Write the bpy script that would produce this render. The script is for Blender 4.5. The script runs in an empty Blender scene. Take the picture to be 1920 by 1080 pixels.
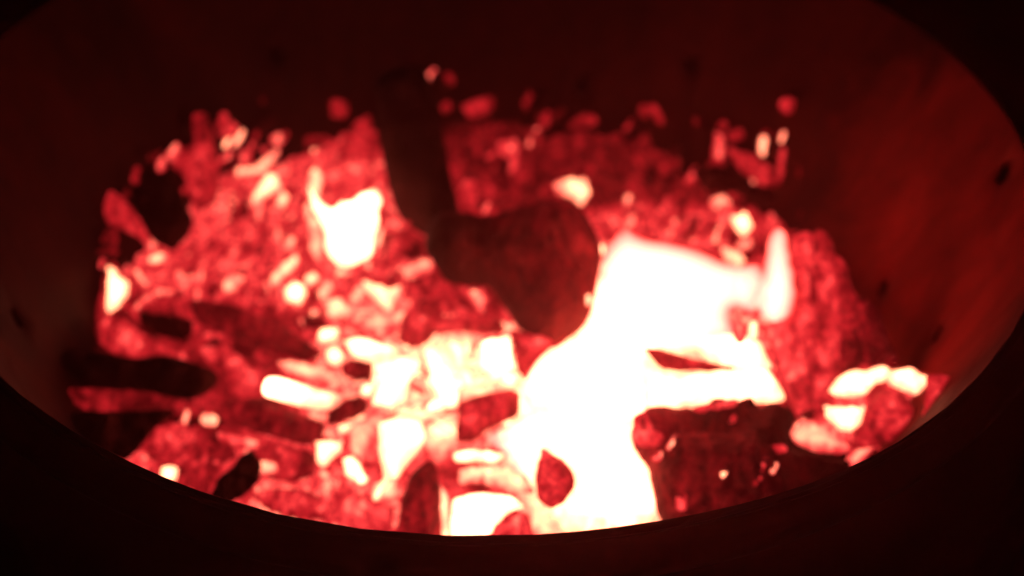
import bpy, bmesh, math, random
from mathutils import Vector, Matrix, noise
from mathutils.geometry import delaunay_2d_cdt
random.seed(7)
S = bpy.context.scene
C = S.collection
R = math.radians

# ------------------------------------------------------------------ camera
ELEV, DIST, ROLL, TX, TY, FOV = R(40.38), .4192, R(3.0), .0156, -.1338, R(50)
fwd = Vector((0, math.cos(ELEV), -math.sin(ELEV)))
cpos = Vector((TX, TY, 0)) - fwd * DIST
rgt0 = Vector((1, 0, 0)); up0 = rgt0.cross(fwd)
rgt = math.cos(ROLL) * rgt0 + math.sin(ROLL) * up0
upv = -math.sin(ROLL) * rgt0 + math.cos(ROLL) * up0
cd = bpy.data.cameras.new('camera'); cam = bpy.data.objects.new('camera', cd); C.objects.link(cam)
M = Matrix((rgt, upv, -fwd)).transposed().to_4x4(); M.translation = cpos
cam.matrix_world = M
cd.angle = FOV; cd.clip_start = .01; cd.clip_end = 50
cd.dof.use_dof = True; cd.dof.focus_distance = .35; cd.dof.aperture_fstop = 5.2
cd.dof.aperture_blades = 0
S.camera = cam
# ------------------------------------------------------------------ world: night, almost nothing
w = bpy.data.worlds.new('World'); S.world = w; w.use_nodes = True
w.node_tree.nodes['Background'].inputs[0].default_value = (.5, .08, .1, 1)
w.node_tree.nodes['Background'].inputs[1].default_value = .0012
S.view_settings.view_transform = 'Standard'; S.view_settings.look = 'None'
S.view_settings.exposure = 0; S.view_settings.gamma = 1
S.cycles.max_bounces = 6; S.cycles.diffuse_bounces = 3; S.cycles.volume_bounces = 1
S.cycles.sample_clamp_indirect = 6

# ------------------------------------------------------------------ helpers
FPX = 960 / math.tan(FOV / 2)
def ray(px, py):
    return (fwd * FPX + rgt * (px - 960) - upv * (py - 540)).normalized()
def topx(p):
    v = p - cpos; z = v.dot(fwd)
    return 960 + FPX * v.dot(rgt) / z, 540 - FPX * v.dot(upv) / z
def nz(x, y, z=0.): return noise.noise(Vector((x, y, z)))
def RW(z):                                       # inner radius of the drum at height z
    return .25 + .29 * min(0, z)
def bedz(x, y):                                  # top of the ember bed
    r = math.hypot(x, y) / .21
    z = -.142 + .012 * nz(x * 14, y * 14, 3) + .005 * nz(x * 40, y * 40, 5)
    z += .012 * max(0, r - .6)
    z += .05 * math.exp(-(((x - .17) / .07) ** 2 + ((y + .05) / .09) ** 2))
    z += .02 * math.exp(-(((x) / .12) ** 2 + ((y - .02) / .1) ** 2))
    return z
def at(px, py):
    d = ray(px, py); t = .2
    while t < 1.2:
        p = cpos + d * t
        if p.z < bedz(p.x, p.y): return p
        if math.hypot(p.x, p.y) > RW(p.z) - .006 and d.x * p.x + d.y * p.y > 0 and p.z < 0: return p
        t += .001
    return p
def on_plane(px, py, P, n):
    d = ray(px, py); t = (P - cpos).dot(n) / d.dot(n)
    return cpos + d * t
def tag(o, label=None, cat=None, group=None, kind=None):
    for k, v in (('label', label), ('category', cat), ('group', group), ('kind', kind)):
        if v: o[k] = v
    return o
def link(name, me, mat, parent=None, smooth=True):
    o = bpy.data.objects.new(name, me); C.objects.link(o)
    if mat: me.materials.append(mat)
    if smooth:
        for p in me.polygons: p.use_smooth = True
    if parent: o.parent = parent
    return o
def pip(x, y, poly):
    c = False; j = len(poly) - 1
    for i in range(len(poly)):
        xi, yi = poly[i]; xj, yj = poly[j]
        if (yi > y) != (yj > y) and x < (xj - xi) * (y - yi) / (yj - yi) + xi: c = not c
        j = i
    return c
def dseg(x, y, a, b):
    ax, ay = a; bx, by = b; vx, vy = bx - ax, by - ay
    t = max(0, min(1, ((x - ax) * vx + (y - ay) * vy) / (vx * vx + vy * vy + 1e-12)))
    return math.hypot(x - ax - t * vx, y - ay - t * vy)

# ------------------------------------------------------------------ materials
def newmat(name):
    m = bpy.data.materials.new(name); m.use_nodes = True
    nt = m.node_tree; nt.nodes.clear()
    return m, nt
class N:
    def __init__(s, nt): s.nt = nt
    def n(s, t, **k):
        nd = s.nt.nodes.new(t)
        for a, b in k.items(): setattr(nd, a, b)
        return nd
    def l(s, a, b): s.nt.links.new(a, b)
    def math(s, op, a, b=None, c=None, clamp=False):
        nd = s.n('ShaderNodeMath', operation=op, use_clamp=clamp)
        for i, v in enumerate((a, b, c)):
            if v is None: continue
            if isinstance(v, (int, float)): nd.inputs[i].default_value = v
            else: s.l(v, nd.inputs[i])
        return nd.outputs[0]
    def noise(s, vec, scale, detail=4, rough=.6, dist=0.):
        nd = s.n('ShaderNodeTexNoise'); s.l(vec, nd.inputs['Vector'])
        nd.inputs['Scale'].default_value = scale; nd.inputs['Detail'].default_value = detail
        nd.inputs['Roughness'].default_value = rough; nd.inputs['Distortion'].default_value = dist
        return nd.outputs[0]
    def ramp(s, fac, stops):
        nd = s.n('ShaderNodeValToRGB'); cr = nd.color_ramp
        while len(cr.elements) < len(stops): cr.elements.new(.5)
        for e, (p, c) in zip(cr.elements, stops):
            e.position = p; e.color = (*c, 1)
        s.l(fac, nd.inputs[0]); return nd.outputs[0]

EMAX = 12.
def ember_mat(name, amp, bed=False):
    """charcoal that glows by its own heat; cracks and pits change the heat over the surface"""
    m, nt = newmat(name); g = N(nt)
    tc = g.n('ShaderNodeTexCoord'); geo = g.n('ShaderNodeNewGeometry')
    oi = g.n('ShaderNodeObjectInfo')
    off = g.n('ShaderNodeVectorMath', operation='ADD'); g.l(tc.outputs['Object'], off.inputs[0])
    mul = g.n('ShaderNodeVectorMath', operation='SCALE'); mul.inputs[0].default_value = (3, 5, 7)
    g.l(oi.outputs['Random'], mul.inputs['Scale']); g.l(mul.outputs[0], off.inputs[1])
    V = off.outputs[0]
    if bed:
        at_ = g.n('ShaderNodeAttribute', attribute_type='GEOMETRY', attribute_name='ember_heat'); heat = at_.outputs['Fac']
    else:
        a = g.n('ShaderNodeAttribute', attribute_type='OBJECT', attribute_name='heat_a')
        b = g.n('ShaderNodeAttribute', attribute_type='OBJECT', attribute_name='heat_b')
        sx = g.n('ShaderNodeSeparateXYZ'); g.l(tc.outputs['Generated'], sx.inputs[0])
        mx = g.n('ShaderNodeMix', data_type='FLOAT'); g.l(sx.outputs[0], mx.inputs[0])
        g.l(a.outputs['Fac'], mx.inputs[2]); g.l(b.outputs['Fac'], mx.inputs[3]); heat = mx.outputs[0]
    n1 = g.noise(V, 55, 4, .65, .8); n2 = g.noise(V, 240, 3, .65, .5)
    vo = g.n('ShaderNodeTexVoronoi', feature='DISTANCE_TO_EDGE'); g.l(V, vo.inputs['Vector']); vo.inputs['Scale'].default_value = 130
    crack = g.math('SMOOTHSTEP', 0, 1, 1) if False else g.math('MULTIPLY', vo.outputs['Distance'], 3.0, clamp=True)
    s1 = g.math('MULTIPLY_ADD', n1, amp * 1.6, -amp * .8)
    s2 = g.math('MULTIPLY_ADD', n2, amp * 1.5, -amp * .75)
    s3 = g.math('MULTIPLY_ADD', crack, -amp * .15, amp * .1)
    # broad streaks: one side of a coal, or one run of the bed, burns hotter than the next
    ms = g.n('ShaderNodeMapping'); g.l(V, ms.inputs[0]); ms.inputs['Rotation'].default_value = (0, 0, .5); ms.inputs['Scale'].default_value = (2.2, .8, 1)
    s0 = g.math('MULTIPLY_ADD', g.noise(ms.outputs[0], 42, 3, .55, 1.2), .50, -.25)
    var = g.math('ADD', g.math('ADD', g.math('ADD', s1, s2), s3), s0)
    gate = g.math('MULTIPLY', heat, 2.4, clamp=True)
    if not bed:                                   # the thin outer edges of a coal have cooled first
        ed = g.n('ShaderNodeAttribute', attribute_type='GEOMETRY', attribute_name='core')
        cool = g.math('MULTIPLY', g.math('SUBTRACT', 1, ed.outputs['Fac'], clamp=True), g.math('MULTIPLY', g.math('MULTIPLY', heat, heat), -.45))
        var = g.math('ADD', var, cool)
    var = g.math('MULTIPLY', var, g.math('SUBTRACT', 1.15, g.math('MULTIPLY', heat, .6), clamp=True))
    h = g.math('MAXIMUM', g.math('ADD', heat, g.math('MULTIPLY', var, gate)), 0)
    E = g.math('MULTIPLY', g.math('POWER', h, 3.5), EMAX)
    col = g.ramp(h, [(0, (1, .012, .02)), (.36, (1, .02, .03)), (.43, (1, .024, .034)), (.53, (1, .06, .058)), (.62, (1, .20, .12)), (.8, (1, .29, .14)), (1, (1, .30, .17))])
    pb = g.n('ShaderNodeBsdfPrincipled')
    ash = g.math('MULTIPLY', g.math('SUBTRACT', n1, .5, clamp=True), 3.0, clamp=True)
    base = g.ramp(ash, [(0, (.018, .005, .005)), (1, (.07, .022, .022))])
    g.l(base, pb.inputs['Base Color']); pb.inputs['Roughness'].default_value = .85
    pb.inputs['Specular IOR Level'].default_value = .05
    g.l(col, pb.inputs['Emission Color']); g.l(E, pb.inputs['Emission Strength'])
    bp = g.n('ShaderNodeBump'); bp.inputs['Strength'].default_value = .7; bp.inputs['Distance'].default_value = .003
    g.l(g.math('ADD', n2, g.math('MULTIPLY', crack, .5)), bp.inputs['Height']); g.l(bp.outputs[0], pb.inputs['Normal'])
    out = g.n('ShaderNodeOutputMaterial'); g.l(pb.outputs[0], out.inputs[0])
    return m
M_EMBER = ember_mat('ember', .24)
M_BED = ember_mat('ember_bed', .34, bed=True)

def metal_mat():
    m, nt = newmat('burnt_steel'); g = N(nt)
    tc = g.n('ShaderNodeTexCoord'); V = tc.outputs['Object']
    mp = g.n('ShaderNodeMapping'); mp.inputs['Scale'].default_value = (1, 1, .35); g.l(V, mp.inputs[0])
    n1 = g.noise(mp.outputs[0], 11, 6, .65, .5); n2 = g.noise(V, 90, 4, .6)
    base = g.ramp(g.math('MULTIPLY_ADD', n2, .3, g.math('MULTIPLY', n1, .8)), [(.35, (.004, .001, .001)), (.5, (.014, .003, .003)), (.7, (.034, .006, .005))])
    # firelight painted into the wall colour: a ragged lighter red patch beside the flame
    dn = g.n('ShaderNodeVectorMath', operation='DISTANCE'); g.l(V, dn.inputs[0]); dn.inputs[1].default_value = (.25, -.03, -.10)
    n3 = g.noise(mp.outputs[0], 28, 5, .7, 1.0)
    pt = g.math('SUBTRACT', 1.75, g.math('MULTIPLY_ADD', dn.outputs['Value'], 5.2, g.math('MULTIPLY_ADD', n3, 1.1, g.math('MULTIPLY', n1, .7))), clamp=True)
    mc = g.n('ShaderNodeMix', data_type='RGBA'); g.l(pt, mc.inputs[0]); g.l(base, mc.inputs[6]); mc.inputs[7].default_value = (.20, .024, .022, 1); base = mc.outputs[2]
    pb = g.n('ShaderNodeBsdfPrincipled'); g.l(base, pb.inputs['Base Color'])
    pb.inputs['Metallic'].default_value = 0; pb.inputs['Specular IOR Level'].default_value = .08
    pb.inputs['Roughness'].default_value = .7
    bp = g.n('ShaderNodeBump'); bp.inputs['Strength'].default_value = .35; bp.inputs['Distance'].default_value = .002
    g.l(n2, bp.inputs['Height']); g.l(bp.outputs[0], pb.inputs['Normal'])
    out = g.n('ShaderNodeOutputMaterial'); g.l(pb.outputs[0], out.inputs[0]); return m
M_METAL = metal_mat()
def ground_mat():
    m, nt = newmat('soil'); g = N(nt)
    tc = g.n('ShaderNodeTexCoord'); V = tc.outputs['Object']
    n1 = g.noise(V, 6, 8, .7); base = g.ramp(n1, [(.3, (.02, .015, .01)), (.7, (.05, .04, .03))])
    pb = g.n('ShaderNodeBsdfPrincipled'); g.l(base, pb.inputs['Base Color']); pb.inputs['Roughness'].default_value = .95
    out = g.n('ShaderNodeOutputMaterial'); g.l(pb.outputs[0], out.inputs[0]); return m
def flame_mat(name, strength, col=(1, .07, .05)):
    m, nt = newmat(name); g = N(nt)
    tc = g.n('ShaderNodeTexCoord'); n1 = g.noise(tc.outputs['Object'], 30, 2, .5)
    pv = g.n('ShaderNodeEmission'); pv.inputs[0].default_value = (*col, 1)
    pv.inputs[1].default_value = strength
    out = g.n('ShaderNodeOutputMaterial'); g.l(pv.outputs[0], out.inputs['Volume']); return m
M_FLAME = flame_mat('flame', 950, (1, .095, .07))
M_FLAME_THIN = flame_mat('thin_flame', 420, (1, .05, .06))

# ------------------------------------------------------------------ the drum
drum = bpy.data.objects.new('fire_drum', None); C.objects.link(drum); drum.location = (0, 0, -.2)
tag(drum, 'round burnt steel drum with drilled air holes that holds the fire', 'fire pit')
bpy.context.view_layer.update()
def dlink(name, me, mat):
    o = link(name, me, mat, drum); o.matrix_parent_inverse = Matrix.Translation((0, 0, .2)); return o
NA = 60; rows = [(-.175, 0), (-.125, 0), (-.075, 1), (-.03, 0), (-.008, 0)]
def wall_mesh():
    """cone of cells; every fourth cell of the two middle rows has a real round hole, inside and outside skins joined"""
    bm = bmesh.new(); zs = [-.19, -.158, -.126, -.094, -.062, -.030, 0]
    hole_rows = {2: 0, 3: 3, 5: 1}
    T = .0035; K = 12
    def P(a, z, o=0.): r = RW(z) + o; return (r * math.cos(a), r * math.sin(a), z)
    cache = {}
    def v(a, z, o=0.):
        k = (round(math.cos(a), 5), round(math.sin(a), 5), round(z, 5), round(o, 5))
        if k not in cache: cache[k] = bm.verts.new(P(a, z, o))
        return cache[k]
    for i in range(NA):
        a0, a1 = 2 * math.pi * i / NA, 2 * math.pi * (i + 1) / NA; ac = (a0 + a1) / 2
        for j in range(len(zs) - 1):
            z0, z1 = zs[j], zs[j + 1]; zc = (z0 + z1) / 2
            hole = j in hole_rows and (i + hole_rows[j]) % 12 == 0
            for o, flip in ((0, 0), (T, 1)):
                sq = [(a0, z0), (ac, z0), (a1, z0), (a1, zc), (a1, z1), (ac, z1), (a0, z1), (a0, zc)]
                sqv = [v(*q, o) for q in sq]
                if not hole:
                    bm.faces.new(sqv if flip else sqv[::-1])
                else:
                    hr = .0058; ring = []
                    for q in sq:
                        dx, dz = (q[0] - ac) * .22, q[1] - zc; L = math.hypot(dx, dz)
                        ring.append(v(ac + dx / L * hr / .22, zc + dz / L * hr, o))
                    for k in range(8):
                        f = [sqv[k], sqv[(k + 1) % 8], ring[(k + 1) % 8], ring[k]]
                        bm.faces.new(f if flip else f[::-1])
            if hole:
                for k in range(8):
                    q, p = sq[k], sq[(k + 1) % 8]
                    def rp(q, o):
                        dx, dz = (q[0] - ac) * .22, q[1] - zc; L = math.hypot(dx, dz)
                        return v(ac + dx / L * .0058 / .22, zc + dz / L * .0058, o)
                    bm.faces.new([rp(q, 0), rp(p, 0), rp(p, T), rp(q, T)])
    bmesh.ops.recalc_face_normals(bm, faces=bm.faces)
    for vv in bm.verts:                         # dents
        n = nz(vv.co.x * 9, vv.co.y * 9, vv.co.z * 9); vv.co.xy *= 1 + .006 * n
    me = bpy.data.meshes.new('wall'); bm.to_mesh(me); bm.free(); return me
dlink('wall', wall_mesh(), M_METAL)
def lathe(prof, n=120, closed=True):
    bm = bmesh.new(); rings = []
    for i in range(n):
        a = 2 * math.pi * i / n
        k = 1 + .004 * nz(math.cos(a) * 1.3, math.sin(a) * 1.3, 8)
        rings.append([bm.verts.new((r * k * math.cos(a), r * k * math.sin(a), z)) for r, z in prof])
    for i in range(n):
        A, B = rings[i], rings[(i + 1) % n]
        for j in range(len(prof) if closed else len(prof) - 1):
            jj = (j + 1) % len(prof)
            bm.faces.new((A[j], B[j], B[jj], A[jj]))
    bmesh.ops.recalc_face_normals(bm, faces=bm.faces)
    me = bpy.data.meshes.new('lathe'); bm.to_mesh(me); bm.free(); return me
# rolled lip, then the outer shell falling away to the ground
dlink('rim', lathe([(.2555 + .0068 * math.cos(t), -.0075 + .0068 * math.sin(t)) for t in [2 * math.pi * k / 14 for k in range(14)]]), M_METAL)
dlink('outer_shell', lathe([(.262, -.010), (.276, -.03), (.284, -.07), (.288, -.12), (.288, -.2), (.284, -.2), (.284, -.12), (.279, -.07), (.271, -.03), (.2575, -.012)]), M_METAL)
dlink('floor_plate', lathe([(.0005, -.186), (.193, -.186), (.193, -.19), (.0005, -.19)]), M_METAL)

bm = bmesh.new(); bmesh.ops.create_grid(bm, x_segments=60, y_segments=60, size=.95)
for v in bm.verts: v.co.z = -.2 + .004 * nz(v.co.x * 8, v.co.y * 8) - .003
me = bpy.data.meshes.new('ground'); bm.to_mesh(me); bm.free()
tag(link('ground', me, ground_mat()), 'dark bare ground around the fire drum', kind='structure')

# ------------------------------------------------------------------ heat of the bed, as zones of the fire
ZONES = [(400, 420, 230, 190, .475), (620, 430, 190, 190, .48), (380, 700, 190, 80, .34), (330, 860, 150, 60, .46), (520, 900, 260, 110, .45), (760, 720, 210, 160, .58), (820, 700, 140, 80, .80), (690, 590, 90, 60, .54),
         (660, 940, 230, 70, .53), (1130, 320, 380, 110, .29), (1250, 430, 230, 50, .44), (1130, 770, 190, 270, .85),
         (1400, 640, 110, 150, .5), (1640, 770, 140, 70, .46), (1540, 640, 80, 120, .40), (930, 210, 150, 50, .20), (640, 280, 110, 80, .33),
         (880, 360, 70, 60, .3), (900, 560, 140, 60, .38), (1440, 300, 60, 80, .3)]
def zone_heat(px, py):
    h = .05; edge = 1.
    if px < 700: edge = max(0, min(1, (px + .9 * py - 530) / 70))
    for cx, cy, rx, ry, hh in ZONES:
        d = math.sqrt(((px - cx) / rx) ** 2 + ((py - cy) / ry) ** 2)
        k = max(0, min(1, 1.7 - d)) ; k = k * k * (3 - 2 * k)
        h = max(h, hh * k * edge)
    return h
bm = bmesh.new(); lay = bm.verts.layers.float.new('ember_heat'); NR, NT = 110, 320; rg = []
for i in range(NR + 1):
    rr = .2105 * (i / NR); ring = []
    for j in range(NT):
        a = 2 * math.pi * j / NT
        x, y = rr * math.cos(a), rr * math.sin(a); z = bedz(x, y)
        k = min(1, (RW(z) - .0005) / .2105); x *= k * .999; y *= k * .999
        if i == 0 and j: ring.append(ring[0]); continue
        lump = noise.cell(Vector((x * 130, y * 130, 1))) * .003 + .003 * nz(x * 120, y * 120, 2)
        v = bm.verts.new((x, y, z - .004 + lump)); v[lay] = zone_heat(*topx(v.co)) * .97
        ring.append(v)
    rg.append(ring)
for i in range(NR):
    for j in range(NT):
        q = [rg[i][j], rg[i + 1][j], rg[i + 1][(j + 1) % NT], rg[i][(j + 1) % NT]]
        if i == 0: q = [q[0], q[1], q[2]]
        bm.faces.new(q)
me = bpy.data.meshes.new('ember_bed'); bm.to_mesh(me); bm.free()
tag(link('ember_bed', me, M_BED), 'bed of fine red embers and ash filling the bottom of the drum', 'embers', kind='stuff')

# ------------------------------------------------------------------ coals, logs and flames
COVER = []
def ell(cx, cy, L, W, ang=0, n=9, sq=3.4):
    """rounded block outline seen in the photo: centre, length, width, tilt (degrees, up to the right)"""
    out = []; c, s = math.cos(R(ang)), math.sin(R(ang))
    for k in range(n):
        t = 2 * math.pi * (k + .3) / n; q = 1 + .3 * nz(cx * .7 + k, cy * .3, k)
        ct, st = math.cos(t), math.sin(t)
        x = L / 2 * q * math.copysign(abs(ct) ** (2 / sq), ct); y = W / 2 * q * math.copysign(abs(st) ** (2 / sq), st)
        out.append((cx + x * c + y * s, cy - x * s + y * c))
    return out
def subdiv(poly, step, jag):
    out = []
    for i, a in enumerate(poly):
        b = poly[(i + 1) % len(poly)]; L = math.hypot(b[0] - a[0], b[1] - a[1]); m = max(1, round(L / step))
        for k in range(m):
            t = k / m; x, y = a[0] + (b[0] - a[0]) * t, a[1] + (b[1] - a[1]) * t
            out.append((x + jag * nz(x * .15, y * .15, 1), y + jag * nz(x * .15, y * .15, 9)))
    # one smoothing pass so corners read as worn
    return [((p[0] * 2 + q[0] + r_[0]) / 4, (p[1] * 2 + q[1] + r_[1]) / 4) for p, q, r_ in zip(out, out[1:] + out[:1], out[-1:] + out[:-1])]
def body(name, poly, mat, thick=.8, lift=.004, tilt=.5, base=None, rough=1.5, jag=5., parent=None, soft=False, res=12, anchor=None):
    """a closed rounded solid whose outline is the given one and whose depth is about its width"""
    cx = sum(p[0] for p in poly) / len(poly); cy = sum(p[1] for p in poly) / len(poly)
    P = anchor.copy() if anchor else at(*(base or (cx, cy)))
    n = ((cpos - P).normalized() * (1 - tilt) + Vector((0, 0, 1)) * tilt).normalized()
    if tilt < 0: n = Vector((cpos.x - P.x, cpos.y - P.y, 0)).normalized() ; n = (n + Vector((0, 0, .12))).normalized()
    if not anchor: P += Vector((0, 0, lift)) + n * 0
    size = max(max(p[0] for p in poly) - min(p[0] for p in poly), max(p[1] for p in poly) - min(p[1] for p in poly))
    step = max(4, size / (res * 1.6))
    pts = subdiv(poly, step, min(jag, size * .08))
    O = on_plane(cx, cy, P, n); ux = rgt - n * rgt.dot(n); ux.normalize(); uy = n.cross(ux)
    loc = []
    for q in pts:
        d = on_plane(*q, P, n) - O; loc.append((d.dot(ux), d.dot(uy)))
    xs = [p[0] for p in loc]; ys = [p[1] for p in loc]; W = max(xs) - min(xs); H = max(ys) - min(ys)
    g = max(W, H) / (res * 1.5); inner = []
    y = min(ys) + g / 2; k = 0
    while y < max(ys):
        x = min(xs) + g / 2 + (g / 2 if k % 2 else 0)
        while x < max(xs):
            px_, py_ = x + g * .3 * nz(x * 900, y * 900), y + g * .3 * nz(x * 900, y * 900, 7)
            if pip(px_, py_, loc) and min(dseg(px_, py_, loc[i], loc[i - 1]) for i in range(len(loc))) > g * .35: inner.append((px_, py_))
            x += g
        y += g * .87; k += 1
    nb = len(loc)
    allp = [Vector(p) for p in loc + inner]
    vo, _, fa, *_r = delaunay_2d_cdt(allp, [(i, (i + 1) % nb) for i in range(nb)], [], 1, 1e-7)
    if not fa: return None
    dist = [min(dseg(v.x, v.y, loc[i], loc[i - 1]) for i in range(nb)) for v in vo]
    dm = max(max(dist), 1e-5); sd = hash(name) * 0 + cx * .01
    bm = bmesh.new(); F = []; B = []
    core = bm.verts.layers.float.new('core')
    for v, d in zip(vo, dist):
        u = min(1, d / dm); prof = math.sqrt(max(0, 1 - (1 - u) ** 2)) if not soft else u ** .85
        t = dm * thick * prof
        fr = rough * dm * .35 * prof * (noise.cell(Vector((v.x / dm * .9 + sd, v.y / dm * .9, 3))) - .5 + 1.2 * nz(v.x / dm * 1.3 + sd, v.y / dm * 1.3, 4))
        f = bm.verts.new((v.x, v.y, t + fr)); F.append(f); f[core] = min(1, u * 1.3) ** .7
        B.append(f if d < 1e-6 else bm.verts.new((v.x, v.y, -t + fr * .5))); B[-1][core] = f[core]
    for t in fa:
        try:
            bm.faces.new([F[i] for i in t])
            if not all(F[i] is B[i] for i in t): bm.faces.new([B[i] for i in reversed(t)])
        except ValueError: pass
    bmesh.ops.recalc_face_normals(bm, faces=bm.faces)
    me = bpy.data.meshes.new(name); bm.to_mesh(me); bm.free()
    o = link(name, me, mat)
    X = Matrix((ux, uy, n)).transposed().to_4x4(); X.translation = O
    if parent:
        o.parent = parent; o.matrix_parent_inverse = parent.matrix_world.inverted()
    o.matrix_world = X
    return o
def coal(name, label, poly, h, h2=None, group=None, cat='coal', parent=None, **k):
    o = body(name, poly, M_EMBER, parent=parent, **k)
    if o is None: return None
    o['heat_a'] = float(h); o['heat_b'] = float(h if h2 is None else h2)
    if not parent:
        tag(o, label, cat, group); COVER.append(poly)
    bpy.context.view_layer.update() if parent is None and name == 'charred_log' else None
    return o
G1 = 'glowing coals in the drum'; G2 = 'small hot slivers in the drum'; G3 = 'charred logs in the drum'; G4 = 'faint embers along the back of the drum'
K = 'glowing_coal'; SV = 'hot_sliver'; LG = 'charred_log'; FE = 'faint_ember'
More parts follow.
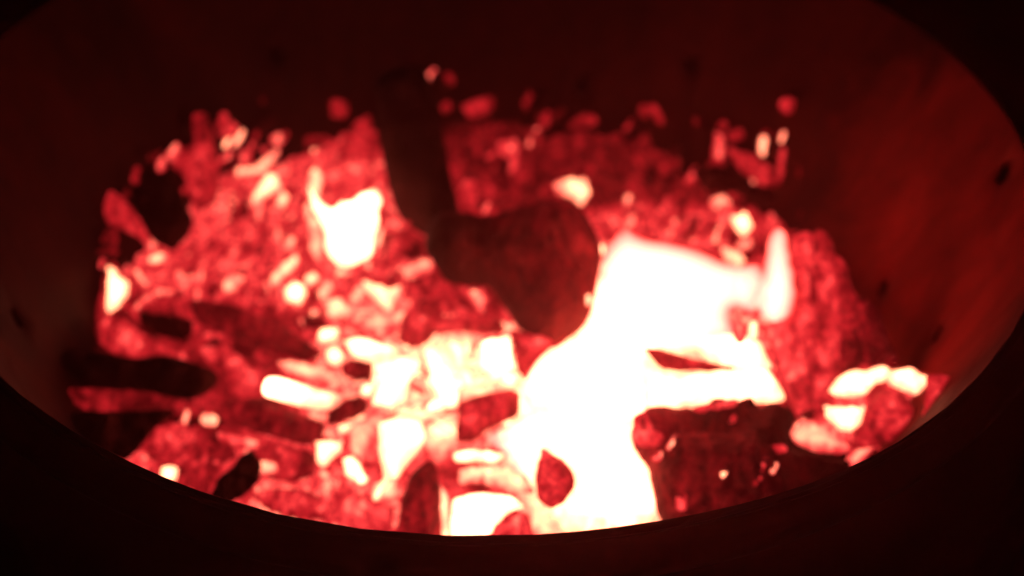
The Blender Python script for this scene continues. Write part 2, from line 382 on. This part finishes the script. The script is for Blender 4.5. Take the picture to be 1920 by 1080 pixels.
#            name, label, outline, heat, options
T = [
 # back left
 ('black_coal', 'round black coal on the far left, ringed by red embers', [(240,347),(280,305),(313,313),(333,333),(347,380),(363,413),(353,443),(327,470),(287,453),(267,410),(247,377)], .03, dict(lift=.012)),
 (K, 'curved red coal at the left wall, beside the round black coal', [(190,367),(213,360),(237,380),(260,407),(283,447),(277,460),(260,447),(240,433),(207,420),(190,413)], .40, {}),
 (FE, 'small pink ember at the upper left edge of the round black coal', ell(255,328,32,18,80), .31, {}),
 (FE, 'small flat red ember just above the round black coal', ell(292,293,34,16,20), .30, {}),
 (K, 'tall upright red slab at the back left of the fire', [(360,213),(387,210),(400,263),(413,323),(407,380),(380,393),(360,380),(347,330),(320,313),(333,280),(363,273)], .37, dict(tilt=.1, lift=.012)),
 (SV, 'left of two short yellow slivers at the back left edge', ell(427,266,30,10,60), .76, {}),
 (SV, 'right of two short yellow slivers at the back left edge', ell(447,260,40,12,58), .74, {}),
 (K, 'salmon coal with a raised right tip, below the two short slivers', [(443,313),(473,313),(500,293),(523,273),(523,293),(493,323),(463,337),(443,330)], .65, {}),
 (K, 'pale yellow pointed coal in the left half, with a tail to lower left', [(463,393),(480,357),(500,327),(520,327),(527,353),(507,367),(480,377)], .83, {}),
 (SV, 'small yellow lump touching the pale pointed coal on its right', [(527,357),(542,367),(533,393),(517,383)], .77, {}),
 (SV, 'dull salmon streak in the red patch left of the white-hot lump', ell(437,488,50,14,72), .52, {}),
 (SV, 'long yellow sliver leaning right above the square cream coal', [(502,547),(512,515),(535,490),(556,476),(560,486),(545,510),(520,530)], .78, {}),
 (K, 'blazing white lump in the left half, biggest hot spot there', [(577,345),(588,362),(604,384),(626,394),(640,378),(655,382),(672,368),(700,360),(717,378),(706,396),(712,412),(700,440),(702,470),(684,484),(655,500),(625,490),(608,462),(612,440),(598,412),(584,384)], 1.12, dict(lift=.02, thick=1, res=12)),
 (SV, 'cream spike rising on the left of the blazing white lump', [(576,350),(580,325),(592,313),(606,330),(600,362),(588,372)], .78, dict(lift=.018)),
 (K, 'red coal behind the blazing white lump', [(605,320),(640,300),(690,300),(700,345),(665,358),(620,362)], .48, dict(lift=.014)),
 (SV, 'yellow chip at the right shoulder of the blazing white lump', ell(698,372,30,30,40), .82, dict(lift=.024)),
 (SV, 'salmon sliver along the lower right side of the blazing white lump', ell(709,452,56,12,70), .70, dict(lift=.018)),
 (K, 'pale tan coal under the left side of the blazing white lump', [(578,400),(600,410),(610,470),(596,495),(580,470)], .64, dict(lift=.012)),
 (K, 'square cream coal below the long leaning sliver', [(533,545),(548,530),(570,535),(575,550),(565,570),(535,563)], .92, dict(lift=.01)),
 (SV, 'tan chip to the upper right of the square cream coal', ell(585,524,30,20,30), .68, {}),
 (K, 'dark red coal between the white lump and the big dark lump', [(715,440),(760,430),(800,450),(815,480),(760,495),(720,500)], .38, {}),
 (K, 'salmon flat coal at the left edge of the big dark lump', [(752,505),(790,485),(815,485),(812,505),(780,523),(760,522)], .59, dict(lift=.008)),
 (K, 'cream wedge with two horns below the blazing white lump', [(680,527),(707,533),(730,542),(753,535),(743,560),(733,587),(718,578),(687,547)], .83, dict(lift=.008)),
 (K, 'cream chunk left of the two horned wedge', [(604,563),(640,558),(657,580),(645,607),(618,598)], .73, {}),
 (SV, 'salmon bridge piece between the cream chunk and horned wedge', [(655,560),(668,533),(685,540),(682,557),(662,578)], .67, {}),
 (K, 'dull rosy coal under the horned wedge', [(680,585),(720,590),(745,600),(740,630),(700,632),(672,610)], .58, {}),
 # left edge
 (K, 'red slab behind the cream spearhead at the left wall', [(200,490),(215,490),(250,540),(240,570),(210,600),(178,612),(180,590)], .40, {}),
 (K, 'cream spearhead coal against the left wall', [(203,500),(217,503),(227,523),(243,530),(240,553),(213,583),(202,590),(198,557)], .88, dict(lift=.012)),
 (SV, 'thin curved red twig right of the cream spearhead', [(247,583),(262,560),(290,543),(328,543),(327,553),(295,554),(272,568),(254,588)], .52, dict(lift=.01)),
 (LG, 'short dark billet on the left under the thin curved twig', [(257,587),(313,590),(363,600),(360,623),(340,640),(293,627),(267,610)], .14, dict(lift=.012)),
 (LG, 'long dull red charred stick running right from the left side', [(350,563),(420,567),(480,590),(560,630),(610,665),(570,680),(500,650),(430,630),(370,605)], .28, dict(lift=.01)),
 (K, 'wide red coal lying on the big black log at the left', [(180,607),(223,590),(257,617),(293,640),(320,653),(307,667),(260,672),(213,662),(183,640)], .42, dict(lift=.01)),
 (LG, 'big black unlit log at the lower left wall', [(115,653),(195,660),(247,673),(313,665),(363,680),(413,697),(405,727),(363,750),(313,742),(273,732),(197,732),(157,729),(120,687)], .0, dict(lift=.02)),
 (LG, 'dim pink log end lying under the big black log', [(128,727),(197,730),(267,733),(320,742),(300,763),(227,773),(153,767),(123,743)], .315, dict(lift=.012)),
 (K, 'broad bright red slab left of the white-hot bar', [(365,650),(420,648),(470,680),(500,700),(495,740),(460,752),(420,745),(410,700)], .44, dict(lift=.006)),
 (LG, 'dark red plank lying just below the white-hot bar', [(413,750),(480,748),(563,777),(612,793),(600,835),(563,832),(480,810),(413,785)], .30, dict(lift=.012)),
 ('hot_bar', 'white-hot bar, straight sided, fading to salmon at its right end', [(491,732),(499,708),(520,707),(563,720),(607,733),(655,743),(648,757),(607,770),(563,762),(513,747),(494,742)], 1.25, dict(h2=.66, lift=.022, jag=0, rough=.4)),
 (SV, 'salmon strip parallel to and above the white-hot bar', [(518,677),(560,678),(620,692),(637,705),(625,717),(575,705),(530,697)], .66, dict(h2=.72, lift=.01)),
 (K, 'round cream nugget, upper one of two left of the cream slab', ell(616,628,36,30,0), .90, dict(lift=.012)),
 (K, 'round cream nugget, lower one of two left of the cream slab', ell(627,668,30,32,30), .90, dict(lift=.012)),
 (K, 'bright cream slab lying above the dark red square coal', [(645,637),(673,632),(707,643),(742,657),(727,669),(690,679),(658,663)], .98, dict(lift=.014)),
 (K, 'dark red square coal under the bright cream slab', [(637,692),(652,675),(700,680),(697,714),(665,714),(645,703)], .28, dict(lift=.016)),
 (K, 'large dull red coal below the salmon flat coal, left of centre', [(745,640),(755,590),(790,560),(830,560),(900,590),(938,600),(950,625),(880,622),(830,628),(780,657)], .39, dict(lift=.012)),
 (SV, 'hooked salmon patch of coal beneath the big dark lump', [(867,545),(905,540),(915,560),(905,587),(893,582),(882,560)], .60, dict(lift=.018)),
 (SV, 'small salmon flake left of the hooked salmon coal', ell(843,592,34,14,8), .54, dict(lift=.018)),
 # cream cluster in the middle
 (K, 'brightest square cream block, right end of the middle cluster', [(903,642),(955,630),(962,690),(935,707),(905,692)], 1.12, dict(lift=.02)),
 (SV, 'white nub under the square cream block', [(942,692),(971,705),(966,725),(935,724)], .98, dict(lift=.022)),
 (K, 'narrow cream shard left of the square cream block', [(830,620),(850,638),(872,650),(872,692),(855,692),(840,660)], .85, dict(lift=.02)),
 (K, 'long slanting cream shard in the middle cluster', [(795,660),(813,650),(862,730),(857,762),(830,762),(810,720)], 1.03, dict(lift=.022)),
 (SV, 'short cream shard between the slanting and square ones', [(860,692),(890,700),(887,732),(865,722)], .90, dict(lift=.02)),
 (K, 'broad cream block, left end of the middle cluster', [(700,688),(760,668),(790,680),(755,740),(735,762),(698,757),(713,720)], 1.03, dict(lift=.018)),
 (K, 'tan coal set between the cream blocks of the middle cluster', [(765,705),(797,705),(812,750),(790,775),(760,765)], .70, dict(lift=.014)),
 (SV, 'cream bead left of the broad cream block', ell(688,733,26,22,0), .88, dict(lift=.016)),
 (K, 'rosy coal above the slanting cream shard', [(745,655),(790,650),(800,690),(760,690)], .72, dict(lift=.012)),
 (K, 'tan coal right of the slanting cream shard, under the shards', [(860,725),(930,715),(940,735),(880,752),(855,765)], .72, dict(lift=.012)),
 (SV, 'thin cream splinter standing between the bead and the broad cream block', ell(705,712,44,11,75), .86, dict(lift=.024)),
 (SV, 'tan splinter crossing behind the slanting cream shard', ell(806,648,56,12,60), .76, dict(lift=.022)),
 (SV, 'short dark red splinter across the tan centre of the middle cluster', ell(782,728,44,12,-35), .50, dict(lift=.026)),
 (SV, 'grey red splinter left of the square cream block', ell(888,650,52,11,82), .62, dict(lift=.024)),
 (SV, 'thin tan splinter pointing down to the large white-hot coal', ell(768,770,60,11,28), .80, dict(lift=.026)),
 (SV, 'slim dark splinter below the slanting cream shard', ell(845,772,56,10,22), .52, dict(lift=.026)),
 (SV, 'cream splinter lying right of the large white-hot coal', ell(835,800,52,13,-30), .88, dict(lift=.024)),
 (SV, 'yellow splinter rising from the bottom of the large white-hot coal', ell(715,915,64,13,60), .80, dict(lift=.016)),
 (K, 'dark red knob right of the white-hot bar', [(612,775),(647,750),(673,743),(695,757),(682,777),(650,790),(617,800)], .25, dict(lift=.016)),
 (K, 'four sided cream coal below the dark red knob', [(592,827),(645,826),(638,847),(607,876),(594,868)], .90, dict(lift=.01)),
 (K, 'oval white coal leaning left, beside the four sided cream coal', [(643,862),(660,853),(675,873),(690,902),(675,909),(648,890)], .98, dict(lift=.012)),
 (K, 'large white-hot coal left of the dark red wedge', [(710,793),(747,781),(790,790),(799,823),(767,867),(742,900),(720,898),(712,850)], 1.0, dict(lift=.016)),
 (K, 'cream coal touching the large white-hot coal on its right', [(795,800),(850,780),(868,812),(850,838),(812,850),(795,835)], .80, dict(lift=.012)),
 (K, 'salmon coal above the large white-hot coal', [(655,800),(700,775),(730,785),(708,830),(690,860),(660,850),(650,825)], .60, dict(lift=.008)),
 (K, 'tan coal under the large white-hot coal', [(700,905),(745,895),(740,930),(715,940),(695,925)], .74, dict(lift=.008)),
 (K, 'tan brick of coal above the large white-hot coal', [(745,755),(800,770),(850,765),(850,790),(790,790),(745,782)], .78, dict(lift=.013)),
 (LG, 'dark red arched log end at the front lip, left of the flames', [(742,1010),(752,940),(768,892),(790,870),(812,862),(824,900),(828,1015)], .33, dict(lift=.02, tilt=.1)),
 # flames' foot
 (K, 'dark red wedge coal left of the main flame', [(860,755),(895,742),(958,729),(978,738),(973,778),(909,809),(891,827),(856,827),(858,790)], .39, dict(lift=.03)),
 (K, 'white coal filling the front, right of the arched log end', [(850,935),(900,925),(950,930),(985,950),(950,960),(920,1000),(905,1020),(840,1020)], 1.12, dict(lift=.012)),
 (SV, 'upright yellow splinter by the arched log end', [(824,905),(840,930),(848,1010),(828,1015),(826,950)], .78, dict(lift=.02)),
 (SV, 'cream finger above the lilac band at the front', [(848,850),(870,843),(915,845),(950,852),(930,868),(855,866)], .92, dict(lift=.022)),
 ('ash_covered_coal', 'pale lilac band of ashy coal at the front', [(860,880),(930,868),(985,890),(1005,925),(960,925),(900,905),(860,910)], .74, dict(lift=.02)),
 (K, 'dark red egg shaped coal ringed by white flame at the front', [(1015,838),(1047,858),(1073,880),(1079,911),(1058,945),(1029,955),(1009,938),(1002,900)], .40, dict(lift=.05)),
 (K, 'dull red coal on the front lip below the lilac band', [(910,1012),(938,975),(970,957),(992,965),(1000,1012)], .46, dict(lift=.03)),
 ('big_dark_lump', 'big smooth dark lump in the centre, its right side against the flame', [(795,468),(800,425),(822,398),(862,404),(926,406),(970,388),(1026,382),(1068,384),(1098,392),(1112,425),(1128,455),(1130,490),(1122,530),(1112,585),(1088,620),(1045,655),(1004,648),(965,605),(933,560),(915,532),(837,532),(818,500)], .09, dict(lift=.03, thick=.8, rough=.6, h2=.28, res=14)),  # this heat paints red glare onto the lump, stronger on the flame side
 (K, 'red coal tucked under the big dark lump, beside the main flame', [(957,615),(1000,628),(1040,642),(1068,625),(1010,675),(985,715),(968,692)], .42, dict(lift=.016)),
 ('charred_post', 'black charred post standing behind the big dark lump', [(700,150),(745,120),(800,130),(825,210),(842,320),(862,395),(860,460),(800,466),(742,400),(722,320),(706,240)], .01, dict(lift=.0, tilt=.1, base=(800,420), rough=.5)),
 (K, 'dull red bark slab rising left of the charred post', [(628,300),(640,262),(668,225),(694,215),(704,300),(708,352),(670,362),(640,345)], .36, dict(tilt=.1, lift=.004, thick=.5)),
 (SV, 'tiny yellow bead on the upper right edge of the big dark lump', ell(1128,468,16,20,0), .85, dict(lift=.05)),
 (SV, 'tiny yellow bead on the lower right edge of the big dark lump', ell(1105,563,12,22,0), .80, dict(lift=.05)),
 # right of the flame
 (K, 'white-hot slab right of the main flame, under the dark red splinter', [(1205,700),(1280,703),(1350,693),(1440,690),(1478,752),(1400,758),(1300,758),(1210,785)], 1.0, dict(lift=.024)),
 (K, 'white coal between the main flame and right wall, over the white-hot slab', [(1290,640),(1378,625),(1425,640),(1450,692),(1380,700),(1320,672)], 1.0, dict(lift=.02)),
 (LG, 'dark red splinter of wood inside the white fire', [(1203,650),(1240,656),(1290,670),(1345,683),(1385,692),(1330,697),(1280,697),(1235,690)], .37, dict(lift=.05)),
 (K, 'rosy dark coal in the notch right of the main flame', [(1368,572),(1385,590),(1400,612),(1398,640),(1382,645),(1370,615)], .52, dict(lift=.05)),
 (SV, 'small cream pebble right of the rosy notch coal', ell(1412,620,18,38,0), .86, dict(lift=.04)),
 ('upright_bark', 'red strip of burnt bark standing right against the tall flame tongue', [(1482, 450), (1500, 428), (1524, 440), (1530, 520), (1535, 610), (1530, 700), (1520, 770), (1498, 790), (1482, 750), (1450, 680), (1430, 610), (1472, 600), (1488, 540)], 0.5, dict(h2=0.47, lift=0, tilt=.1, base=(1500,750), thick=.5, rough=1.2, jag=14, res=16)),
 ('upright_bark', 'second burnt bark strip from the flame tongue, tall with a torn top', [(1518, 440), (1540, 424), (1562, 450), (1570, 520), (1578, 610), (1574, 700), (1556, 765), (1530, 780), (1520, 700), (1524, 600), (1522, 520)], 0.47, dict(h2=0.41, lift=0, tilt=.1, base=(1545,745), thick=.5, rough=1.2, jag=14, res=16)),
 ('upright_bark', 'third burnt bark strip from the flame tongue, dull red', [(1560, 470), (1580, 480), (1598, 530), (1612, 600), (1618, 680), (1600, 710), (1570, 712), (1566, 620), (1566, 540)], 0.4, dict(h2=0.32, lift=0, tilt=.1, base=(1590,700), thick=.5, rough=1.2, jag=14, res=16)),
 ('upright_bark', 'short dim strip of burnt bark farthest right of the flame tongue', [(1604, 570), (1630, 560), (1650, 590), (1672, 650), (1690, 690), (1640, 692), (1610, 690), (1612, 630)], 0.33, dict(h2=0.22, lift=0, tilt=.1, base=(1645,695), thick=.5, rough=1.2, jag=14, res=16)),
 (K, 'wide red coal under the whole right hand cluster, reaching right along the rim', [(1535,770),(1560,722),(1600,700),(1680,694),(1740,698),(1792,703),(1785,735),(1735,790),(1680,830),(1600,858),(1560,830)], .45, dict(lift=.002, thick=.35, res=16, jag=8)),
 (K, 'cream slab, left one along the far edge of the right hand cluster', [(1550,735),(1575,705),(1600,694),(1625,697),(1645,686),(1672,692),(1662,714),(1640,718),(1625,738),(1590,745)], .93, dict(lift=.014)),
 (K, 'cream slab, right one along the far edge of the right hand cluster', [(1655,712),(1672,694),(1712,690),(1730,703),(1760,706),(1750,725),(1735,722),(1722,740),(1690,730)], .86, dict(lift=.014)),
 (K, 'dull pink tail coal at the far right end by the rim', [(1738,702),(1787,705),(1783,722),(1755,765),(1728,785),(1735,735)], .44, dict(lift=.01)),
 (K, 'heart shaped cream coal in the right hand cluster', [(1543,760),(1560,762),(1600,765),(1622,760),(1617,790),(1600,807),(1575,807),(1550,782)], .92, dict(lift=.02)),
 (K, 'round red coal nearest the rim in the right hand cluster', [(1622,768),(1648,732),(1680,728),(1702,745),(1714,775),(1692,815),(1640,838),(1602,842),(1600,812),(1620,790)], .41, dict(lift=.022)),
 (K, 'salmon coal between the knobbly log and the heart shaped coal', [(1480,812),(1500,785),(1530,790),(1570,815),(1600,842),(1570,852),(1520,842),(1490,828)], .63, dict(lift=.02)),
 (SV, 'yellow splinter on the left tip of that salmon coal by the knobbly log', ell(1491,803,30,9,60), .72, dict(lift=.028)),
 (K, 'small red coal at the lowest corner of the right hand cluster', [(1585,862),(1602,842),(1642,838),(1620,862),(1600,880)], .50, dict(lift=.024)),
 # back right
 (SV, 'bright pink arc, topmost ember against the back wall', [(797,160),(800,140),(812,127),(820,130),(810,142),(803,162)], .56, {}),
 (FE, 'faint red ember beside the topmost pink arc', ell(842,147,28,18,-60), .33, {}),
 (FE, 'faint pink ember right of the charred post top', ell(838,200,24,22,40), .32, {}),
 (FE, 'oblong pink ember, second right of the charred post top', ell(902,200,66,34,20), .34, {}),
 (FE, 'lone round red ember left of the charred post', ell(635,203,36,36,0), .35, {}),
 (FE, 'tiny dim ember far up the left of the back wall', ell(493,188,12,16,0), .25, {}),
 (FE, 'wide dim ember behind the red coal of the white lump', ell(593,265,54,22,8), .28, {}),
 (FE, 'upright dim ember above the leaning red sliver', ell(990,188,38,15,70), .30, {}),
 (SV, 'leaning red sliver at the back, right of the charred post', ell(1000,256,46,13,62), .53, {}),
 (K, 'round red coal at the lower left foot of the leaning red sliver', ell(953,277,38,34,0), .47, {}),
 (FE, 'dim upright ember above the big dark lump', ell(980,330,44,22,95), .33, {}),
 (FE, 'long pink ember slanting up to the right at the back', [(1057,243),(1075,225),(1095,212),(1112,214),(1125,228),(1100,238),(1075,242)], .32, {}),
 (FE, 'dim pink ember slanting down to the right at the back', ell(1230,212,50,18,-62), .30, {}),
 (FE, 'broad dim pink coal in the back right', ell(1243,297,68,22,-12), .32, {}),
 (K, 'tan and cream coal just above the big dark lump', [(1033,345),(1050,338),(1097,335),(1107,360),(1090,387),(1073,370),(1047,362)], .58, dict(h2=.90, lift=.01)),
 (SV, 'tiny salmon pebble above the tip of the main flame', ell(1177,377,28,14,80), .58, {}),
 (SV, 'dull red sliver in the back right, left of the dark wedge', ell(1297,330,46,16,60), .42, {}),
 (K, 'upright orange red coal behind the dark wedge', ell(1347,277,56,22,88), .50, {}),
 (SV, 'bright cream bead, left of two at the far right back', ell(1430,272,40,15,85), .74, {}),
 (SV, 'thin cream bead, right of two at the far right back', ell(1467,257,28,9,70), .62, {}),
 (FE, 'lone pink ember at the top right above the two beads', ell(1475,197,34,30,0), .36, {}),
 (SV, 'tall dull red stick under the thin cream bead', ell(1464,310,78,14,82), .40, {}),
 (SV, 'salmon nub at the foot of the two beads', ell(1417,332,30,14,60), .52, {}),
 (K, 'red slab between the dark wedge and the two beads', [(1360,275),(1410,290),(1440,310),(1455,320),(1458,355),(1425,345),(1385,318)], .37, {}),
 ('black_coal', 'dark wedge of unlit coal in the back right', [(1295,318),(1343,307),(1400,343),(1465,365),(1440,385),(1380,362),(1320,358)], .08, dict(lift=.012)),
 (K, 'salmon pebble below the dark wedge', ell(1350,382,38,26,20), .60, {}),
 (K, 'yellow nugget left of the tall flame tongue', [(1368,407),(1400,400),(1412,425),(1397,442),(1380,432)], .90, dict(lift=.01)),
 (SV, 'thin salmon crescent left of the yellow nugget', [(1335,455),(1342,430),(1352,422),(1350,436),(1343,458)], .62, {}),
 (K, 'tan coal behind the top edge of the main flame', [(1350,462),(1380,468),(1400,488),(1385,503),(1362,495)], .75, {}),
 (K, 'rosy coal hanging over the left top of the big dark lump', [(848,388),(855,360),(875,335),(905,345),(930,338),(922,370),(905,405),(880,406)], .37, dict(lift=.006)),
 (SV, 'pink tip at the right of the rosy coal over the big dark lump', ell(912,390,28,11,60), .50, dict(lift=.014)),
 # lower left
 (K, 'yellow nugget at the front lip, lowest left hot spot', ell(317,888,34,32,0), .86, dict(lift=.01)),
 (SV, 'upright salmon tip in the lower left cluster', ell(348,782,30,12,80), .62, {}),
 (K, 'cream topped coal right of the upright salmon tip', ell(392,786,34,24,-10), .66, {}),
 (SV, 'salmon bar leading to the black chunk at lower left', [(407,808),(440,815),(487,827),(484,842),(447,838),(410,825)], .56, dict(lift=.01)),
 ('black_coal', 'black chunk at the front lip in the lower left', [(395,932),(407,897),(433,880),(447,857),(473,841),(490,867),(488,900),(457,930),(427,945)], .05, dict(lift=.016)),
 (K, 'salmon block right of the black chunk', ell(500,877,42,26,-5), .70, dict(lift=.012)),
 ('black_coal', 'flat black coal against the left wall below the dim pink log', [(118,775),(220,772),(300,767),(335,768),(292,800),(268,830),(240,865),(190,850),(140,810)], .0, dict(lift=.014)),
 (K, 'mottled red coal above the yellow nugget at the lower left lip', [(290,800),(335,795),(345,830),(330,860),(285,862),(265,840)], .41, {}),
 (K, 'dull red coal between the yellow nugget and the black chunk', [(350,880),(395,875),(400,905),(385,930),(352,915)], .34, {}),
 (K, 'large mottled coal below the dark red plank', [(500,830),(560,840),(590,850),(590,890),(545,905),(500,895)], .40, {}),
 (K, 'wide red coal along the front lip below the salmon block', [(480,920),(560,915),(620,940),(610,975),(540,970),(490,950)], .42, {}),
 (K, 'wide salmon red coal along the front lip under the oval white coal', [(625,920),(690,930),(740,955),(735,1000),(670,995),(625,975)], .48, {}),
]
for i, (nm, lb, poly, h, op) in enumerate(T):
    op = dict(op)
    if h < .7 and h > .25 and nm in (K, SV, FE): h += .03
    if nm == LG: g, c = G3, 'log'
    elif nm in (SV,): g, c = G2, 'ember'
    elif nm == FE: g, c = G4, 'ember'
    elif nm in ('big_dark_lump', 'black_coal', 'ash_covered_coal'): g, c = G1, 'coal'
    elif nm == 'charred_post': g, c = G3, 'log'
    elif nm == 'upright_bark': g, c = 'burnt bark strips right of the flames', 'bark'
    elif nm == 'hot_bar': g, c = None, 'bar'
    else: g, c = G1, 'coal'
    coal(nm, lb, poly, h, group=g, cat=c, **op)

# knobbly charred log at the front right with glowing cracks as parts
klog = coal('charred_log', 'knobbly charred log at the front lip right of the flames, dotted with glowing cracks',
    [(1180,815),(1188,788),(1210,768),(1240,760),(1268,768),(1288,760),(1312,774),(1330,752),(1356,744),(1378,760),(1394,742),(1414,744),(1424,766),(1446,754),(1476,762),(1492,780),(1484,806),(1476,826),(1490,848),(1540,856),(1596,866),(1596,920),(1450,1000),(1250,1030),(1234,968),(1222,925),(1216,876),(1196,858)],
    .28, h2=.12, group=G3, cat='log', lift=.045, tilt=.3, rough=1.5, jag=9, res=32)  # body heat paints in red glare, weaker away from the flames
bpy.context.view_layer.update()
A0 = klog.matrix_world.translation + (cpos - klog.matrix_world.translation).normalized() * .03
for poly, h in [(ell(1216,806,60,66,0), .44), (ell(1262,830,34,13,50), .62), (ell(1240,852,40,15,35), .62), (ell(1357,885,26,11,65), .80),
                (ell(1452,877,28,12,62), .68), (ell(1452,843,52,18,8), .50), (ell(1277,940,22,36,0), .48), (ell(1372,790,28,12,62), .54), (ell(1432,868,40,12,60), .44), (ell(1420,902,26,10,50), .42),
                (ell(1340,762,90,16,12), .46)]:
    cx = sum(p[0] for p in poly) / len(poly); cy = sum(p[1] for p in poly) / len(poly)
    # set each crack into the log's skin where its sight line meets it
    inv = klog.matrix_world.inverted(); hit, loc, nn, fi = klog.ray_cast(inv @ cpos, inv.to_3x3() @ ray(cx, cy))
    A = klog.matrix_world @ loc if hit else A0
    coal('glowing_crack', None, poly, h, parent=klog, anchor=A, thick=.3, jag=2, tilt=.3)

# ---- flames: closed bodies of burning gas with real thickness
def grow(poly, e):
    ar = sum(a[0] * b[1] - b[0] * a[1] for a, b in zip(poly, poly[1:] + poly[:1])); sg = 1 if ar > 0 else -1; out = []
    for a, b, c in zip(poly[-1:] + poly[:-1], poly, poly[1:] + poly[:1]):
        tx, ty = c[0] - a[0], c[1] - a[1]; L = math.hypot(tx, ty) + 1e-6
        out.append((b[0] + sg * ty / L * e, b[1] - sg * tx / L * e))
    return out
def flame(label, poly, base, mat, thick=.6, **k):
    poly = grow(poly, 6)
    o = body('flame', poly, mat, thick=thick, tilt=-1, base=base, rough=.15, jag=7, soft=True, res=16, **k)
    tag(o, label, 'flame', 'flames at the right of the fire'); COVER.append(poly); return o
flame('large main flame sheet, widest and tallest body of white fire',
      [(1165,428),(1205,453),(1280,465),(1345,490),(1385,506),(1422,494),(1442,545),(1412,588),(1372,566),(1368,600),(1378,640),(1300,648),(1215,650),(1200,700),(1230,760),(1190,800),(1150,850),(1060,850),(990,830),(985,780),(985,712),(1010,680),(1045,652),(1085,640),(1108,600),(1122,545),(1132,480)], (1130,770), M_FLAME)
flame('tall narrow flame tongue at the right end of the main flame',
      [(1457,430),(1468,432),(1474,470),(1484,520),(1486,562),(1474,592),(1455,603),(1430,592),(1418,560),(1434,530),(1440,480),(1444,450)], (1450,640), M_FLAME, thick=1.0)
flame('low front flame over the lip, below the main flame sheet',
      [(905,822),(985,790),(1080,770),(1180,800),(1192,850),(1214,900),(1236,962),(1215,992),(1140,1003),(1040,1010),(1020,960),(1060,955),(1088,915),(1075,872),(1020,832),(1008,850),(1000,908),(975,895),(945,845)], (1120,930), M_FLAME)

# ---- small loose embers filling the gaps, each one an object
NEAR = [(lb.split(',')[0], sum(p[0] for p in poly) / len(poly), sum(p[1] for p in poly) / len(poly)) for nm, lb, poly, h, op in T]
NEAR = [q for q in NEAR if len(q[0].split()) <= 9]
USED = set()
def chip_label(x, y, h, L, W, small):
    col = 'dim red' if h < .3 else 'dull red' if h < .37 else 'red' if h < .47 else 'salmon' if h < .64 else 'cream'
    shp = 'slim' if W / L < .5 else 'stubby'
    sz = 'small' if L < 30 else 'medium'
    for nm, nx, ny in sorted(NEAR, key=lambda q: math.hypot(q[1] - x, q[2] - y))[:5]:
        dx, dy = x - nx, ny - y; a = math.degrees(math.atan2(dy, dx)) % 360
        dr = ['right of', 'up and right of', 'above', 'up and left of', 'left of', 'down and left of', 'below', 'down and right of'][int((a + 22.5) // 45) % 8]
        for lb in (f'{col} ember chip {dr} the {nm}', f'{shp} {col} chip {dr} the {nm}', f'{sz} {col} chip {dr} the {nm}', f'{sz} {shp} chip {dr} the {nm}'):
            if lb not in USED and len(lb.split()) <= 16: USED.add(lb); return lb
    return None
REG = [((190, 230, 560, 560), 'ember chips in the left heap', 70),
       ((560, 250, 830, 620), 'ember chips around the white lump', 28),
       ((240, 780, 760, 985), 'ember chips along the front left lip', 44),
       ((580, 600, 980, 850), 'ember chips in the middle cluster', 44),
       ((850, 180, 1500, 420), 'ember chips at the back right', 62),
       ((1130, 410, 1480, 700), 'ember chips beside the main flame', 14),
       ((1500, 680, 1780, 860), 'ember chips in the right hand cluster', 14),
       ((360, 620, 640, 760), 'ember chips beside the white-hot bar', 14)]
for (x0, y0, x1, y1), gp, cnt in REG:
    k = tries = 0
    while k < cnt and tries < 4000:
        tries += 1
        x, y = random.uniform(x0, x1), random.uniform(y0, y1)
        hz = zone_heat(x, y)
        if hz < .2 or any(pip(x, y, p) for p in COVER): continue
        L = random.uniform(18, 46); W = L * random.uniform(.3, .75); ang = random.gauss(62, 22) if y < 600 else random.uniform(-40, 80)
        h = hz + random.choice([-.16, -.08, -.04, 0, .04, .09, .2])
        if y0 == 180: h = hz + random.choice([-.1, -.05, 0, .04, .08, .13])
        lb = chip_label(x, y, h, L, W, 0)
        if not lb: continue
        o = coal('ember_chip', lb, ell(x, y, L, W, ang, n=7), h, group=gp, cat='ember', lift=random.uniform(-.001, .004), res=4)
        COVER.pop(); k += 1

# ---- thin haze, added and tinted red to give a glare halo round the flames
bm = bmesh.new(); bmesh.ops.create_cube(bm, size=1)
for v in bm.verts: v.co = Vector((v.co.x * 2.2, v.co.y * 2.2, -.45 + v.co.z * 1.8))
me = bpy.data.meshes.new('haze'); bm.to_mesh(me); bm.free()
m, nt = newmat('haze'); g = N(nt); pv = g.n('ShaderNodeVolumePrincipled'); pv.inputs['Density'].default_value = .05
pv.inputs['Color'].default_value = (.9, .4, .42, 1); pv.inputs['Anisotropy'].default_value = .8
out = g.n('ShaderNodeOutputMaterial'); g.l(pv.outputs[0], out.inputs['Volume'])
tag(link('haze', me, m), 'thin red-tinted haze added over the fire for its glare', kind='stuff')
